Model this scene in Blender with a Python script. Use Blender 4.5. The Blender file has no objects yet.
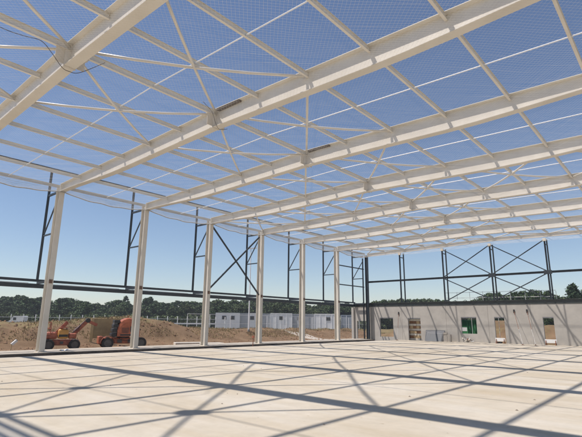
import bpy, bmesh, math, random
from mathutils import Vector, Matrix
R = math.radians
rng = random.Random(7)
scene = bpy.context.scene
C = scene.collection

# ------------------------------------------------------------------ camera
CAM = Vector((28.626, -5.074, 1.791))
PITCH, ROLL, YAW, FPX = 0.2270, 0.0101, -0.7150, 449.8
fw = Vector((math.sin(YAW)*math.cos(PITCH), math.cos(YAW)*math.cos(PITCH), math.sin(PITCH)))
rt = Vector((math.cos(YAW), -math.sin(YAW), 0)); up0 = rt.cross(fw)
r2 = rt*math.cos(ROLL)+up0*math.sin(ROLL); u2 = up0*math.cos(ROLL)-rt*math.sin(ROLL)
cd = bpy.data.cameras.new('camera'); cam = bpy.data.objects.new('camera', cd); C.objects.link(cam)
cd.sensor_width = 36; cd.lens = FPX/582*36; cd.clip_end = 3000; cd.clip_start = 0.05
cam.matrix_world = Matrix(((r2.x, u2.x, -fw.x, CAM.x), (r2.y, u2.y, -fw.y, CAM.y), (r2.z, u2.z, -fw.z, CAM.z), (0, 0, 0, 1)))
scene.camera = cam

# ------------------------------------------------------------------ sky, sun, exposure
SUN = Vector((-0.352, -0.398, 1.0)).normalized()
elev = math.asin(SUN.z)
w = bpy.data.worlds.new('World'); scene.world = w; w.use_nodes = True
nt = w.node_tree; nt.nodes.clear()
sky = nt.nodes.new('ShaderNodeTexSky'); sky.sky_type = 'NISHITA'; sky.sun_disc = False
sky.sun_elevation = elev; sky.sun_rotation = math.atan2(SUN.x, SUN.y) % (2*math.pi)
sky.air_density = 1.0; sky.dust_density = 0.05; sky.ozone_density = 2.2
bg = nt.nodes.new('ShaderNodeBackground'); bg.inputs['Strength'].default_value = 0.091
wo = nt.nodes.new('ShaderNodeOutputWorld')
nt.links.new(sky.outputs[0], bg.inputs[0]); nt.links.new(bg.outputs[0], wo.inputs[0])
sd = bpy.data.lights.new('sun', 'SUN'); sd.energy = 4.25; sd.angle = R(0.8); sd.color = (1.0, 0.955, 0.88)
sun = bpy.data.objects.new('sun', sd); C.objects.link(sun)
sun.rotation_euler = (-SUN).to_track_quat('-Z', 'Y').to_euler(); sun.location = (0, 0, 60)
vs = scene.view_settings
vs.view_transform = 'Standard'; vs.look = 'None'; vs.gamma = 1; vs.exposure = 0.32; vs.use_curve_mapping = False
vs.use_white_balance = True; vs.white_balance_temperature = 6580; vs.white_balance_tint = 14.5

# ------------------------------------------------------------------ helpers
def ray(px, py):
    return fw*FPX + r2*(px-291) - u2*(py-218.5)
def at_dist(px, d):          # ground position at a horizontal distance d in the direction of picture column px
    v = ray(px, 322); v.z = 0; v.normalize()
    return Vector((CAM.x+v.x*d, CAM.y+v.y*d, 0))
def z_at(px, py, d):
    v = ray(px, py); return CAM.z + v.z*d/math.hypot(v.x, v.y)

def mat(name, col, rough=0.6, var=0.12, scale=3.0, metal=0.0, bump=0.0, bscale=None, col2=None, spec=0.5, detail=6):
    m = bpy.data.materials.new(name); m.use_nodes = True
    n = m.node_tree.nodes; l = m.node_tree.links; b = n['Principled BSDF']
    tc = n.new('ShaderNodeTexCoord'); no = n.new('ShaderNodeTexNoise')
    no.inputs['Scale'].default_value = scale; no.inputs['Detail'].default_value = detail; no.inputs['Roughness'].default_value = 0.65
    l.new(tc.outputs['Object'], no.inputs['Vector'])
    rp = n.new('ShaderNodeValToRGB')
    a = [max(0, c*(1-var)) for c in col]; bb = list(col2) if col2 else [min(1, c*(1+var)) for c in col]
    rp.color_ramp.elements[0].color = (*a, 1); rp.color_ramp.elements[1].color = (*bb, 1)
    rp.color_ramp.elements[0].position = 0.3; rp.color_ramp.elements[1].position = 0.7
    l.new(no.outputs[0], rp.inputs[0]); l.new(rp.outputs[0], b.inputs['Base Color'])
    b.inputs['Roughness'].default_value = rough; b.inputs['Metallic'].default_value = metal
    b.inputs['Specular IOR Level'].default_value = spec
    if bump:
        bn = n.new('ShaderNodeTexNoise'); bn.inputs['Scale'].default_value = bscale or scale*6; bn.inputs['Detail'].default_value = 8
        l.new(tc.outputs['Object'], bn.inputs['Vector'])
        bp = n.new('ShaderNodeBump'); bp.inputs['Strength'].default_value = bump; bp.inputs['Distance'].default_value = 0.03
        l.new(bn.outputs[0], bp.inputs['Height']); l.new(bp.outputs[0], b.inputs['Normal'])
    return m

M = {}
M['cream'] = mat('cream_paint', (0.645, 0.598, 0.51), 0.42, 0.09, 0.8, col2=(0.70, 0.655, 0.57))
M['cream_dull'] = mat('cream_dull', (0.60, 0.54, 0.44), 0.5, 0.1, 1.5)
M['galv'] = mat('galvanised', (0.80, 0.80, 0.79), 0.45, 0.08, 9)
M['dark'] = mat('anthracite_paint', (0.030, 0.040, 0.050), 0.45, 0.2, 2)
M['darkbeam'] = mat('grey_green_steel', (0.045, 0.052, 0.050), 0.5, 0.2, 2)
M['conc'] = mat('precast_concrete', (0.400, 0.376, 0.338), 0.85, 0.15, 0.7, bump=0.15, bscale=25)
M['kerb'] = mat('kerb_concrete', (0.34, 0.31, 0.27), 0.9, 0.2, 2.0, bump=0.3)
M['net'] = mat('net_cord', (0.70, 0.69, 0.66), 0.8, 0.03, 1)
M['netgrey'] = mat('bundled_net', (0.40, 0.385, 0.35), 0.85, 0.2, 4)
M['propgrey'] = mat('prop_grey', (0.42, 0.41, 0.38), 0.5, 0.2, 5)
M['rope'] = mat('white_rope', (0.66, 0.64, 0.60), 0.8, 0.1, 5)
M['cable'] = mat('black_cable', (0.07, 0.062, 0.055), 0.6, 0.2, 5)
M['orange'] = mat('orange_paint', (0.36, 0.095, 0.04), 0.5, 0.35, 3.5, col2=(0.46, 0.13, 0.055))
M['red'] = mat('faded_red_paint', (0.33, 0.08, 0.045), 0.6, 0.4, 4, col2=(0.46, 0.15, 0.085))
M['yellow'] = mat('yellow_paint', (0.52, 0.26, 0.06), 0.45, 0.15, 3)
M['rubber'] = mat('tyre_rubber', (0.028, 0.027, 0.026), 0.85, 0.3, 6)
M['rim'] = mat('rim_grey', (0.085, 0.08, 0.075), 0.6, 0.2, 6)
M['black'] = mat('black_plastic', (0.02, 0.02, 0.021), 0.5, 0.2, 4)
M['glass'] = mat('dark_glass', (0.03, 0.04, 0.05), 0.1, 0.1, 1)
M['white'] = mat('white_paint', (0.74, 0.74, 0.72), 0.5, 0.06, 2)
M['cabin'] = mat('cabin_white', (0.86, 0.86, 0.85), 0.5, 0.07, 1)
M['cabin_grey'] = mat('cabin_grey', (0.40, 0.42, 0.44), 0.5, 0.1, 1)
M['ply'] = mat('plywood', (0.55, 0.43, 0.22), 0.7, 0.15, 4)
M['timber'] = mat('timber', (0.50, 0.36, 0.20), 0.75, 0.2, 5)
M['timber_dark'] = mat('timber_dark', (0.24, 0.12, 0.055), 0.75, 0.3, 5)
M['wrap'] = mat('pale_wrap', (0.66, 0.61, 0.52), 0.5, 0.1, 5)
M['green'] = mat('green_paint', (0.045, 0.22, 0.085), 0.5, 0.25, 2)
M['sheet'] = mat('grey_sheet', (0.16, 0.16, 0.165), 0.6, 0.25, 3)
M['bark'] = mat('bark', (0.10, 0.075, 0.05), 0.9, 0.3, 4)
M['rust'] = mat('rusty_steel', (0.20, 0.075, 0.035), 0.85, 0.4, 8)

def leafmat(name, col):
    m = mat(name, col, 0.7, 0.35, 0.55, spec=0.2, col2=[c*1.5 for c in col])
    return m
M['leaf0'] = leafmat('leaf_dark', (0.052, 0.086, 0.034))
M['leaf1'] = leafmat('leaf_mid', (0.064, 0.100, 0.038))
M['leaf2'] = leafmat('leaf_olive', (0.080, 0.108, 0.044))
M['leaf3'] = leafmat('leaf_conifer', (0.036, 0.062, 0.030))
M['drygrass'] = leafmat('dry_grass', (0.25, 0.20, 0.10))

# floor slab: dusty power-floated concrete
def floor_mat():
    m = bpy.data.materials.new('slab_concrete'); m.use_nodes = True
    n = m.node_tree.nodes; l = m.node_tree.links; b = n['Principled BSDF']
    tc = n.new('ShaderNodeTexCoord')
    def noise(s, d=6, r=0.6):
        x = n.new('ShaderNodeTexNoise'); x.inputs['Scale'].default_value = s; x.inputs['Detail'].default_value = d; x.inputs['Roughness'].default_value = r
        l.new(tc.outputs['Object'], x.inputs['Vector']); return x
    big = noise(0.16, 5); r1 = n.new('ShaderNodeValToRGB')
    r1.color_ramp.elements[0].position = 0.35; r1.color_ramp.elements[1].position = 0.68
    r1.color_ramp.elements[0].color = (0.480, 0.428, 0.342, 1); r1.color_ramp.elements[1].color = (0.555, 0.522, 0.455, 1)
    l.new(big.outputs[0], r1.inputs[0])
    fine = noise(2.2, 9, 0.7); r2_ = n.new('ShaderNodeValToRGB')
    r2_.color_ramp.elements[0].position = 0.3; r2_.color_ramp.elements[1].position = 0.75
    r2_.color_ramp.elements[0].color = (0.88, 0.88, 0.87, 1); r2_.color_ramp.elements[1].color = (1.05, 1.05, 1.05, 1)
    l.new(fine.outputs[0], r2_.inputs[0])
    mx = n.new('ShaderNodeMix'); mx.data_type = 'RGBA'; mx.blend_type = 'MULTIPLY'; mx.inputs[0].default_value = 1
    l.new(r1.outputs[0], mx.inputs[6]); l.new(r2_.outputs[0], mx.inputs[7])
    # small dark spots of dirt
    sp = noise(5.0, 3, 0.5); r3 = n.new('ShaderNodeValToRGB')
    r3.color_ramp.elements[0].position = 0.245; r3.color_ramp.elements[1].position = 0.285
    r3.color_ramp.elements[0].color = (0.72, 0.68, 0.62, 1); r3.color_ramp.elements[1].color = (1, 1, 1, 1)
    l.new(sp.outputs[0], r3.inputs[0])
    m2 = n.new('ShaderNodeMix'); m2.data_type = 'RGBA'; m2.blend_type = 'MULTIPLY'; m2.inputs[0].default_value = 1
    l.new(mx.outputs[2], m2.inputs[6]); l.new(r3.outputs[0], m2.inputs[7])
    # yellowish damp/dust stains and pale scuffs with streaks along the trowelling direction
    mp = n.new('ShaderNodeMapping'); mp.inputs['Scale'].default_value = (0.25, 1.6, 1); mp.inputs['Rotation'].default_value = (0, 0, 0.5); l.new(tc.outputs['Object'], mp.inputs['Vector'])
    stn = n.new('ShaderNodeTexNoise'); stn.inputs['Scale'].default_value = 0.55; stn.inputs['Detail'].default_value = 7; stn.inputs['Roughness'].default_value = 0.68; l.new(mp.outputs[0], stn.inputs['Vector'])
    r4 = n.new('ShaderNodeValToRGB'); r4.color_ramp.elements[0].position = 0.34; r4.color_ramp.elements[1].position = 0.62
    r4.color_ramp.elements[0].color = (0.94, 0.885, 0.79, 1); r4.color_ramp.elements[1].color = (1.04, 1.03, 1.02, 1); l.new(stn.outputs[0], r4.inputs[0])
    m3 = n.new('ShaderNodeMix'); m3.data_type = 'RGBA'; m3.blend_type = 'MULTIPLY'; m3.inputs[0].default_value = 1
    l.new(m2.outputs[2], m3.inputs[6]); l.new(r4.outputs[0], m3.inputs[7])
    l.new(m3.outputs[2], b.inputs['Base Color'])
    b.inputs['Roughness'].default_value = 0.82; b.inputs['Specular IOR Level'].default_value = 0.3
    bp = n.new('ShaderNodeBump'); bp.inputs['Strength'].default_value = 0.12; bp.inputs['Distance'].default_value = 0.01
    l.new(fine.outputs[0], bp.inputs['Height']); l.new(bp.outputs[0], b.inputs['Normal'])
    return m
M['floor'] = floor_mat()

def ground_mat():
    m = bpy.data.materials.new('site_ground'); m.use_nodes = True
    n = m.node_tree.nodes; l = m.node_tree.links; b = n['Principled BSDF']
    tc = n.new('ShaderNodeTexCoord')
    def noise(s, d=7, r=0.65):
        x = n.new('ShaderNodeTexNoise'); x.inputs['Scale'].default_value = s; x.inputs['Detail'].default_value = d; x.inputs['Roughness'].default_value = r
        l.new(tc.outputs['Object'], x.inputs['Vector']); return x
    def ramp(src, p0, p1, c0, c1):
        r = n.new('ShaderNodeValToRGB'); r.color_ramp.elements[0].position = p0; r.color_ramp.elements[1].position = p1
        r.color_ramp.elements[0].color = (*c0, 1); r.color_ramp.elements[1].color = (*c1, 1); l.new(src, r.inputs[0]); return r
    def mix(fac, a, bb):
        x = n.new('ShaderNodeMix'); x.data_type = 'RGBA'; l.new(fac, x.inputs[0]); l.new(a, x.inputs[6]); l.new(bb, x.inputs[7]); return x.outputs[2]
    dirt = ramp(noise(0.55).outputs[0], 0.3, 0.72, (0.125, 0.080, 0.046), (0.270, 0.180, 0.108))
    grass = ramp(noise(0.35).outputs[0], 0.3, 0.7, (0.125, 0.105, 0.050), (0.26, 0.195, 0.105))
    grav = ramp(noise(3.0).outputs[0], 0.3, 0.7, (0.36, 0.31, 0.255), (0.54, 0.49, 0.42))
    at = n.new('ShaderNodeAttribute'); at.attribute_name = 'soil'
    sep = n.new('ShaderNodeSeparateColor'); l.new(at.outputs['Color'], sep.inputs[0])
    nn = noise(0.5, 8, 0.75)
    def jitter(sock):
        a = n.new('ShaderNodeMath'); a.operation = 'ADD'; l.new(sock, a.inputs[0])
        s = n.new('ShaderNodeMath'); s.operation = 'SUBTRACT'; l.new(nn.outputs[0], s.inputs[0]); s.inputs[1].default_value = 0.5
        k = n.new('ShaderNodeMath'); k.operation = 'MULTIPLY'; l.new(s.outputs[0], k.inputs[0]); k.inputs[1].default_value = 1.5
        l.new(k.outputs[0], a.inputs[1])
        r = ramp(a.outputs[0], 0.4, 0.6, (0, 0, 0), (1, 1, 1)); return r.outputs[0]
    c1 = mix(jitter(sep.outputs[0]), dirt.outputs[0], grass.outputs[0])
    c2 = mix(jitter(sep.outputs[1]), c1, grav.outputs[0])
    l.new(c2, b.inputs['Base Color']); b.inputs['Roughness'].default_value = 0.95; b.inputs['Specular IOR Level'].default_value = 0.15
    bp = n.new('ShaderNodeBump'); bp.inputs['Strength'].default_value = 0.7; bp.inputs['Distance'].default_value = 0.12
    l.new(noise(2.2, 9, 0.75).outputs[0], bp.inputs['Height']); l.new(bp.outputs[0], b.inputs['Normal'])
    return m
M['ground'] = ground_mat()

class MB:
    """collects shapes, builds ONE mesh object"""
    def __init__(s): s.v = []; s.f = []
    def add(s, vs, fs):
        o = len(s.v); s.v += [tuple(p) for p in vs]; s.f += [tuple(i+o for i in f) for f in fs]; return s
    def box(s, a, b):
        x0, y0, z0 = a; x1, y1, z1 = b
        return s.add([(x0, y0, z0), (x1, y0, z0), (x1, y1, z0), (x0, y1, z0), (x0, y0, z1), (x1, y0, z1), (x1, y1, z1), (x0, y1, z1)],
                     [(3, 2, 1, 0), (4, 5, 6, 7), (0, 1, 5, 4), (1, 2, 6, 5), (2, 3, 7, 6), (3, 0, 4, 7)])
    def loft(s, rings):
        n = len(rings[0]); vs = [p for r in rings for p in r]; fs = []
        for i in range(len(rings)-1):
            for j in range(n):
                k = (j+1) % n; fs.append((i*n+j, i*n+k, (i+1)*n+k, (i+1)*n+j))
        fs.append(tuple(range(n))[::-1]); fs.append(tuple(range((len(rings)-1)*n, len(rings)*n)))
        return s.add(vs, fs)
    def frame(s, p0, p1, up=Vector((0, 0, 1))):
        d = (Vector(p1)-Vector(p0)).normalized()
        if abs(d.dot(up)) > 0.98: up = Vector((0, 1, 0))
        sd_ = d.cross(up).normalized(); return d, sd_, sd_.cross(d)
    def tube(s, pts, r, n=8, r1=None):
        pts = [Vector(p) for p in pts]; rings = []
        for i, p in enumerate(pts):
            a = pts[max(0, i-1)]; b = pts[min(len(pts)-1, i+1)]; d, sx, sy = s.frame(a, b)
            rr = r if r1 is None else r+(r1-r)*i/(len(pts)-1)
            rings.append([p+(sx*math.cos(t)+sy*math.sin(t))*rr for t in (2*math.pi*k/n for k in range(n))])
        return s.loft(rings)
    def bar(s, p0, p1, wd, ht, up=Vector((0, 0, 1))):
        p0 = Vector(p0); p1 = Vector(p1); d, sx, sy = s.frame(p0, p1, up)
        q = [sx*-wd/2+sy*-ht/2, sx*wd/2+sy*-ht/2, sx*wd/2+sy*ht/2, sx*-wd/2+sy*ht/2]
        return s.loft([[p0+k for k in q], [p1+k for k in q]])
    def iprof(s, dep, wd, tf=0.016, tw=0.012):
        h = dep/2; b = wd/2; t = tw/2
        return [(-b, -h), (b, -h), (b, -h+tf), (t, -h+tf), (t, h-tf), (b, h-tf), (b, h), (-b, h), (-b, h-tf), (-t, h-tf), (-t, -h+tf), (-b, -h+tf)]
    def ibeam(s, p0, p1, dep, wd, tf=0.016, tw=0.012, up=Vector((0, 0, 1))):
        p0 = Vector(p0); p1 = Vector(p1); d, sx, sy = s.frame(p0, p1, up); pr = s.iprof(dep, wd, tf, tw)
        return s.loft([[p0+sx*a+sy*b for a, b in pr], [p1+sx*a+sy*b for a, b in pr]])
    def cyl(s, c, axis, r, h, n=16):
        c = Vector(c); a = Vector(axis).normalized(); return s.tube([c-a*h/2, c+a*h/2], r, n)
    def mesh(s, name, material, smooth=False):
        me = bpy.data.meshes.new(name); me.from_pydata(s.v, [], s.f)
        bm = bmesh.new(); bm.from_mesh(me); bmesh.ops.recalc_face_normals(bm, faces=bm.faces); bm.to_mesh(me); bm.free()
        me.materials.append(M[material] if isinstance(material, str) else material)
        if smooth:
            me.polygons.foreach_set('use_smooth', [True]*len(me.polygons))
        return me
    def build(s, name, material, parent=None, loc=None, smooth=False):
        return link(name, s.mesh(name, material, smooth), parent, loc)

def link(name, me, parent=None, loc=None, rz=0, sc=None):
    o = bpy.data.objects.new(name, me); C.objects.link(o)
    if parent: o.parent = parent
    if loc is not None: o.location = loc
    if rz: o.rotation_euler = (0, 0, rz)
    if sc is not None: o.scale = sc
    return o
def tag(o, label=None, cat=None, group=None, kind=None):
    if label: o['label'] = label
    if cat: o['category'] = cat
    if group: o['group'] = group
    if kind: o['kind'] = kind
    return o
def thing(name, label, cat, loc=(0, 0, 0), rz=0, group=None):
    o = bpy.data.objects.new(name, None); C.objects.link(o); o.location = loc; o.rotation_euler = (0, 0, rz); o.empty_display_size = 0.3
    return tag(o, label, cat, group)
def bevel(o, wd=0.02, seg=2):
    m = o.modifiers.new('bevel', 'BEVEL'); m.width = wd; m.segments = seg; m.limit_method = 'ANGLE'; return o

def smooth_pts(p, n=5):
    p = [Vector(q) for q in p]; out = []
    for i in range(len(p)-1):
        a = p[max(0, i-1)]; b = p[i]; c = p[i+1]; d = p[min(len(p)-1, i+2)]
        for j in range(n):
            t = j/n; out.append(0.5*((2*b)+(c-a)*t+(2*a-5*b+4*c-d)*t*t+(3*b-a-3*c+d)*t**3))
    out.append(p[-1]); return out

# ------------------------------------------------------------------ terrain
B = 6.0; YE = 42.0; YW = 42.4; XR = 14.8; SP = XR/6; XW = 2*XR; S = 4.88
GZ = -0.30
def sm(a, b, x):
    t = max(0, min(1, (x-a)/(b-a))); return t*t*(3-2*t)
def vnoise(x, y, s=1.0):
    from mathutils import noise as nz
    return nz.noise(Vector((x*s, y*s, 3.7)))
def height(x, y):
    z = GZ
    # spoil bank outside the long side
    crest = 1.5+0.50*sm(14.5, 16.5, y)*(1-sm(23, 27, y))-0.55*sm(22, 28, y)-0.30*sm(32, 46, y)
    prof = sm(8.5, 14.5, -x)*(1-0.6*sm(17.5, 26.0, -x))
    z += (crest-GZ)*prof*sm(-30, -10, y)*(1-sm(70, 100, y))
    rough = prof*(1-sm(30, 60, -x))+0.15*sm(3, 8, -x)*(1-sm(40, 60, -x))
    z += rough*(0.30*vnoise(x, y, 0.35)+0.16*vnoise(x, y, 1.1)+0.08*vnoise(x, y, 2.6))
    # heap behind the end wall
    g = sm(47, 51, y)*(1-sm(56, 63, y))*sm(-8, 2, x)*(1-sm(35, 45, x))
    z += g*(1.5+0.85*sm(0, 6, x)*(1-0.4*sm(14, 16, x))+0.4*vnoise(x, y, 0.4)+0.3*vnoise(x, y, 1.0))
    if -3.4 < x < XW+3.4 and -26 < y < YE+2.6: z = GZ-0.05
    return z
def axis(parts):
    out = []
    for a, b, st in parts:
        k = max(1, round((b-a)/st)); out += [a+(b-a)*i/k for i in range(k)]
    out.append(parts[-1][1]); return out
xs = axis([(-1500, -300, 200), (-300, -60, 24), (-60, -36, 2), (-36, -9, 0.4), (-9, -2.5, 0.6), (-2.5, 32, 0.6), (32, 60, 4), (60, 300, 40), (300, 1500, 200)])
ys = axis([(-1500, -300, 200), (-300, -30, 27), (-30, 0, 3), (0, 42, 0.5), (42, 64, 0.5), (64, 100, 1.5), (100, 300, 20), (300, 1500, 150)])
gv = [(x, y, height(x, y)) for y in ys for x in xs]; nx = len(xs)
gf = [(j*nx+i, j*nx+i+1, (j+1)*nx+i+1, (j+1)*nx+i) for j in range(len(ys)-1) for i in range(nx-1)]
me = bpy.data.meshes.new('ground'); me.from_pydata(gv, [], gf); me.materials.append(M['ground'])
me.polygons.foreach_set('use_smooth', [True]*len(me.polygons))
ca = me.color_attributes.new('soil', 'FLOAT_COLOR', 'POINT')
for i, (x, y, z) in enumerate(gv):
    gr = sm(15.5, 19, -x) if y < 43 else max(sm(15, 19, -x), sm(58, 66, y))
    gr = max(gr, 0.64*sm(11, 14, -x)*(1-sm(12, 17, y)), 0.62*sm(11, 14, -x)*(1-sm(24, 30, y)))
    gvl = 1-sm(3.2, 5.6, -x) if y < 42.5 else 1-sm(43, 46, y)
    if 44 < y < 60 and x > -6: gr = max(gr, 0.42)
    if x > 31: gr = sm(40, 60, x)
    ca.data[i].color = (gr, gvl, 0, 1)
tag(link('ground', me), 'brown earth and dry grass around the building site', kind='structure')

# ------------------------------------------------------------------ floor slab, kerb
fl = MB().box((3.3, -20, -0.25), (XW-0.6, YW-0.01, 0.0)).build('floor', 'floor'); tag(fl, 'pale dusty concrete floor slab striped with roof shadows', kind='structure')
tr = MB().box((0.45, -20, -0.34), (3.3, YW-0.01, -0.215)).build('blinding_strip', 'kerb'); tag(tr, kind='structure')
kb = MB().box((-2.6, -20, -0.5), (0.45, YW-0.005, -0.035)).build('ground_beam', mat('ground_beam_concrete', (0.40, 0.355, 0.29), 0.9, 0.2, 1.6, bump=0.4)); tag(kb, kind='structure')

ds = MB().box((0.45, -20, -0.21), (0.475, YW-0.01, -0.07)).build('kerb_shade_strip', mat('kerb_shade_tone', (0.085, 0.07, 0.058), 0.8, 0.4, 3)); tag(ds, kind='structure')  # dark brown strip puts the shade of the ground beam face into colour

# ------------------------------------------------------------------ portal frames
def ztop(x): return 10.44-0.0225*abs(x-XR)
def zdep(x):
    t = min(x, XW-x); return 0.48+0.32*sm(0, 7.5, t)
ORD = {-1: 'portal frame behind the viewpoint, its ridge shadow at the left picture edge',
       0: 'nearest cream steel portal frame, its rafter crossing the top left corner',
       1: 'cream steel portal frame on the leftmost column in view',
       2: 'cream steel portal frame on the second column, beside the orange machine',
       3: 'cream steel portal frame on the third column, left of the crossed wall brace',
       4: 'cream steel portal frame on the fourth column, right of the crossed wall brace',
       5: 'cream steel portal frame on the fifth column, in front of the white cabins',
       6: 'farthest cream steel portal frame, last column before the dark corner post'}
def rafter_mesh(xa, xb, wd=0.35):
    st = []
    n = 12; mb = MB()
    for i in range(n+1):
        x = xa+(xb-xa)*i/n; d = zdep(x); zc = ztop(x)-d/2
        st.append([Vector((x, a, zc+b)) for a, b in mb.iprof(d, wd, 0.022, 0.014)])
    return mb.loft(st).mesh('rafter', 'cream')
raf_l = rafter_mesh(0.0, XR-0.03); raf_r = rafter_mesh(XR+0.03, XW)
def col_mesh(x0):
    m = MB(); m.ibeam((x0-0.25, 0, -0.03), (x0-0.25, 0, 10.12), 0.50, 0.32, 0.022, 0.014, up=Vector((1, 0, 0)))
    return m.mesh('column', 'cream')
def ibeam_v(x, y, z0, z1, dx, wy, tf=0.02, tw=0.012):
    m = MB(); pr = m.iprof(dx, wy, tf, tw)
    m.loft([[Vector((x+b, y+a, z)) for a, b in pr] for z in (z0, z1)]); return m
col_l = ibeam_v(-0.25, 0, -0.03, 10.11, 0.5, 0.32).mesh('column', 'cream')
col_r = ibeam_v(XW+0.25, 0, -0.05, 10.11, 0.5, 0.32).mesh('column', 'cream')
def plate_mesh(name, x, t, wy, z0, z1): return MB().box((x-t/2, -wy/2, z0), (x+t/2, wy/2, z1)).mesh(name, 'cream')
zr = ztop(XR)
ep = [plate_mesh('end_plate', XR-0.016, 0.026, 0.38, zr-0.83, zr+0.03), plate_mesh('end_plate', XR+0.016, 0.026, 0.38, zr-0.83, zr+0.03)]
gus = [MB().box((XR-0.008, a_, zr-0.76), (XR+0.008, b_, zr-0.10)).mesh('gusset', 'cream_dull') for a_, b_ in ((-0.46, -0.192), (0.192, 0.46))]
knee = plate_mesh('knee_plate', 0.012, 0.026, 0.31, 9.55, 10.13)
PX = [-0.25]+[SP*i for i in range(1, 12)]+[XW+0.25]
strip_me = MB().box((XR+0.22, -0.16, ztop(XR+0.9)-0.095), (XR+1.55, -0.012, ztop(XR+0.9)-0.045)).mesh('flange_strip', mat('dark_brown', (0.10, 0.075, 0.055), 0.8, 0.4, 6))  # thin dark brown strip under the top flange, right of the ridge
bolt_h = MB().cyl((0, 0, 0), (1, 0, 0), 0.018, 0.05, 6).mesh('bolt', 'galv')
base = MB().box((-0.6, -0.25, -0.034), (0.1, 0.25, -0.005)).mesh('base_plate', 'cream_dull')
cleat = MB().box((0.001, -0.10, 3.93), (0.03, 0.10, 4.16)).box((0.03, -0.02, 3.95), (0.09, 0.02, 4.15)).mesh('cleat', mat('primer_brown', (0.20, 0.125, 0.085), 0.7, 0.3, 8))
bolt = MB().cyl((0, 0, 0.02), (0, 0, 1), 0.018, 0.08, 6).mesh('anchor_bolt', 'galv')
for k in range(-1, 7):
    t = thing('portal_frame', ORD[k], 'steel frame', (0, k*B, 0), group='cream portal frames of the hall')
    cl = link('column', col_l, t); link('base_plate', base, cl)
    for bx in (-0.53, 0.04):
        for by in (-0.2, 0.2): link('anchor_bolt', bolt, cl, (bx, by, 0))
    link('cleat', cleat, cl)
    link('column', col_r, t)
    if k == -1:
        for dy in (0.20, -0.08, -0.33):
            for xa, xb in ((0, XR), (XR, XW)): MB().bar((xa, dy, ztop(xa)-0.06), (xb, dy, ztop(xb)-0.06), 0.12, 0.12).build('rafter_chord', 'cream', t)
        continue
    ra = link('rafter', raf_l, t); rb = link('rafter', raf_r, t)
    for g_ in gus: link('gusset', g_, ra)
    link('end_plate', ep[0], ra); link('end_plate', ep[1], rb); link('knee_plate', knee, ra)
    if k in (1, 2):
        link('flange_strip', strip_me, rb)
    for x_ in (PX[5], PX[7]):
        for dy in (-0.06, 0.06): link('bolt', bolt_h, ra if x_ < XR else rb, (x_, dy, ztop(x_)-0.1))
    for dz in (0.12, 0.25, 0.45, 0.6):
        for dy in (-0.12, 0.12): link('bolt', bolt_h, ra, (XR-0.04, dy, zr-dz))

# ------------------------------------------------------------------ roof bays: purlins, sag rods, braces
def purl_mesh(L, dep, wd):
    return MB().ibeam((0, 0.012, 0), (0, L-0.012, 0), dep, wd, 0.011, 0.009).mesh('purlin', 'cream')
BL = ['roof bay behind the nearest rafter, seen only at the upper left edge', 'roof bay of cream purlins between the two nearest rafters',
      'roof bay of cream purlins between the first and second columns in view', 'roof bay of cream purlins between the second and third columns',
      'fully braced roof bay between the third and fourth columns', 'roof bay of cream purlins between the fourth and fifth columns',
      'roof bay of cream purlins between the fifth and sixth columns', 'last roof bay of cream purlins ending at the gable']
pm = {}
for L in (6.0,):
    pm[L] = (purl_mesh(L, 0.18, 0.085), purl_mesh(L, 0.22, 0.11))
def brace(x0, y0, x1, y1):
    m = MB(); zz = lambda x: ztop(x)-0.17
    r = 0.05; n = 4
    m.tube([(x0+(x1-x0)*i/n, y0+(y1-y0)*i/n, zz(x0+(x1-x0)*i/n)-0.15*math.sin(math.pi*i/n)) for i in range(n+1)], r, 8)
    return m
for bi, k in enumerate(range(-2, 7)):
    y0 = k*B; L = 6.0
    if k == -2: continue
    t = thing('roof_bay', BL[bi-1], 'roof frame', (0, y0, 0), group='purlin bays of the roof')
    for i, x in enumerate(PX):
        big = i == 6; dep = 0.22 if big else 0.18
        link('purlin', pm[L][1 if big else 0], t, (x, 0, ztop(max(0, min(XW, x)))-0.03-dep/2))
    for i in range(12):
        xa, xb = PX[i]+0.012, PX[i+1]-0.012
        m = MB().tube([(xa, L/2, ztop(max(0, xa))-0.15), (xb, L/2, ztop(min(XW, xb))-0.15)], 0.021, 6); m.build('sag_rod', 'galv', t)
    mods = range(0, 6) if k in (3, 6) else (2, 3)
    for q in mods:
        xa, xb = SP*2*q, SP*2*(q+1); e = 0.1
        brace(xa+e, e, xb-e, L-e).build('brace', 'cream', t, smooth=True); brace(xb-e, e, xa+e, L-e).build('brace', 'cream', t, smooth=True)
    if k >= 0 :
        for sx in (-1, 1):
            x = XR+sx*0.06
            MB().bar((x, 0.55, zr-0.30), (x, 0.03, zr-0.74), 0.05, 0.05).build('fly_brace', 'cream_dull', t)

# ------------------------------------------------------------------ cladding frame along the long side (dark)
XF = -2.1
cf = thing('cladding_frame', 'dark grey steel posts, rail and edge beam standing outside the left columns', 'steel frame', (XF, 0, 0))
def part(m, name, mm, parent): return m.build(name, mm, parent, None)
post_me = MB().ibeam((0, 0, 4.25), (0, 0, 11.54), 0.125, 0.12, 0.02, 0.03, up=Vector((1, 0, 0))).mesh('post', 'dark')
for k in range(-1, 8):
    y = k*B
    p_ = link('post', post_me, cf, (0, y, 0))
    MB().bar((0.1, 0, 7.05), (1.58, 0, 7.05), 0.08, 0.09).build('bracket', 'dark', p_)
    MB().bar((0.1, 0, 7.15), (1.58, 0, 9.25), 0.07, 0.07).build('strut', 'dark', p_)
    MB().bar((0.1, 0, 9.72), (1.58, 0, 9.72), 0.10, 0.12).build('bracket', 'dark', p_)
    MB().bar((0.14, 0, 4.05), (1.6, 0, 4.05), 0.14, 0.14).build('stub', 'dark', p_)
ye = [k*B for k in range(-2, 7)]+[YW]
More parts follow.
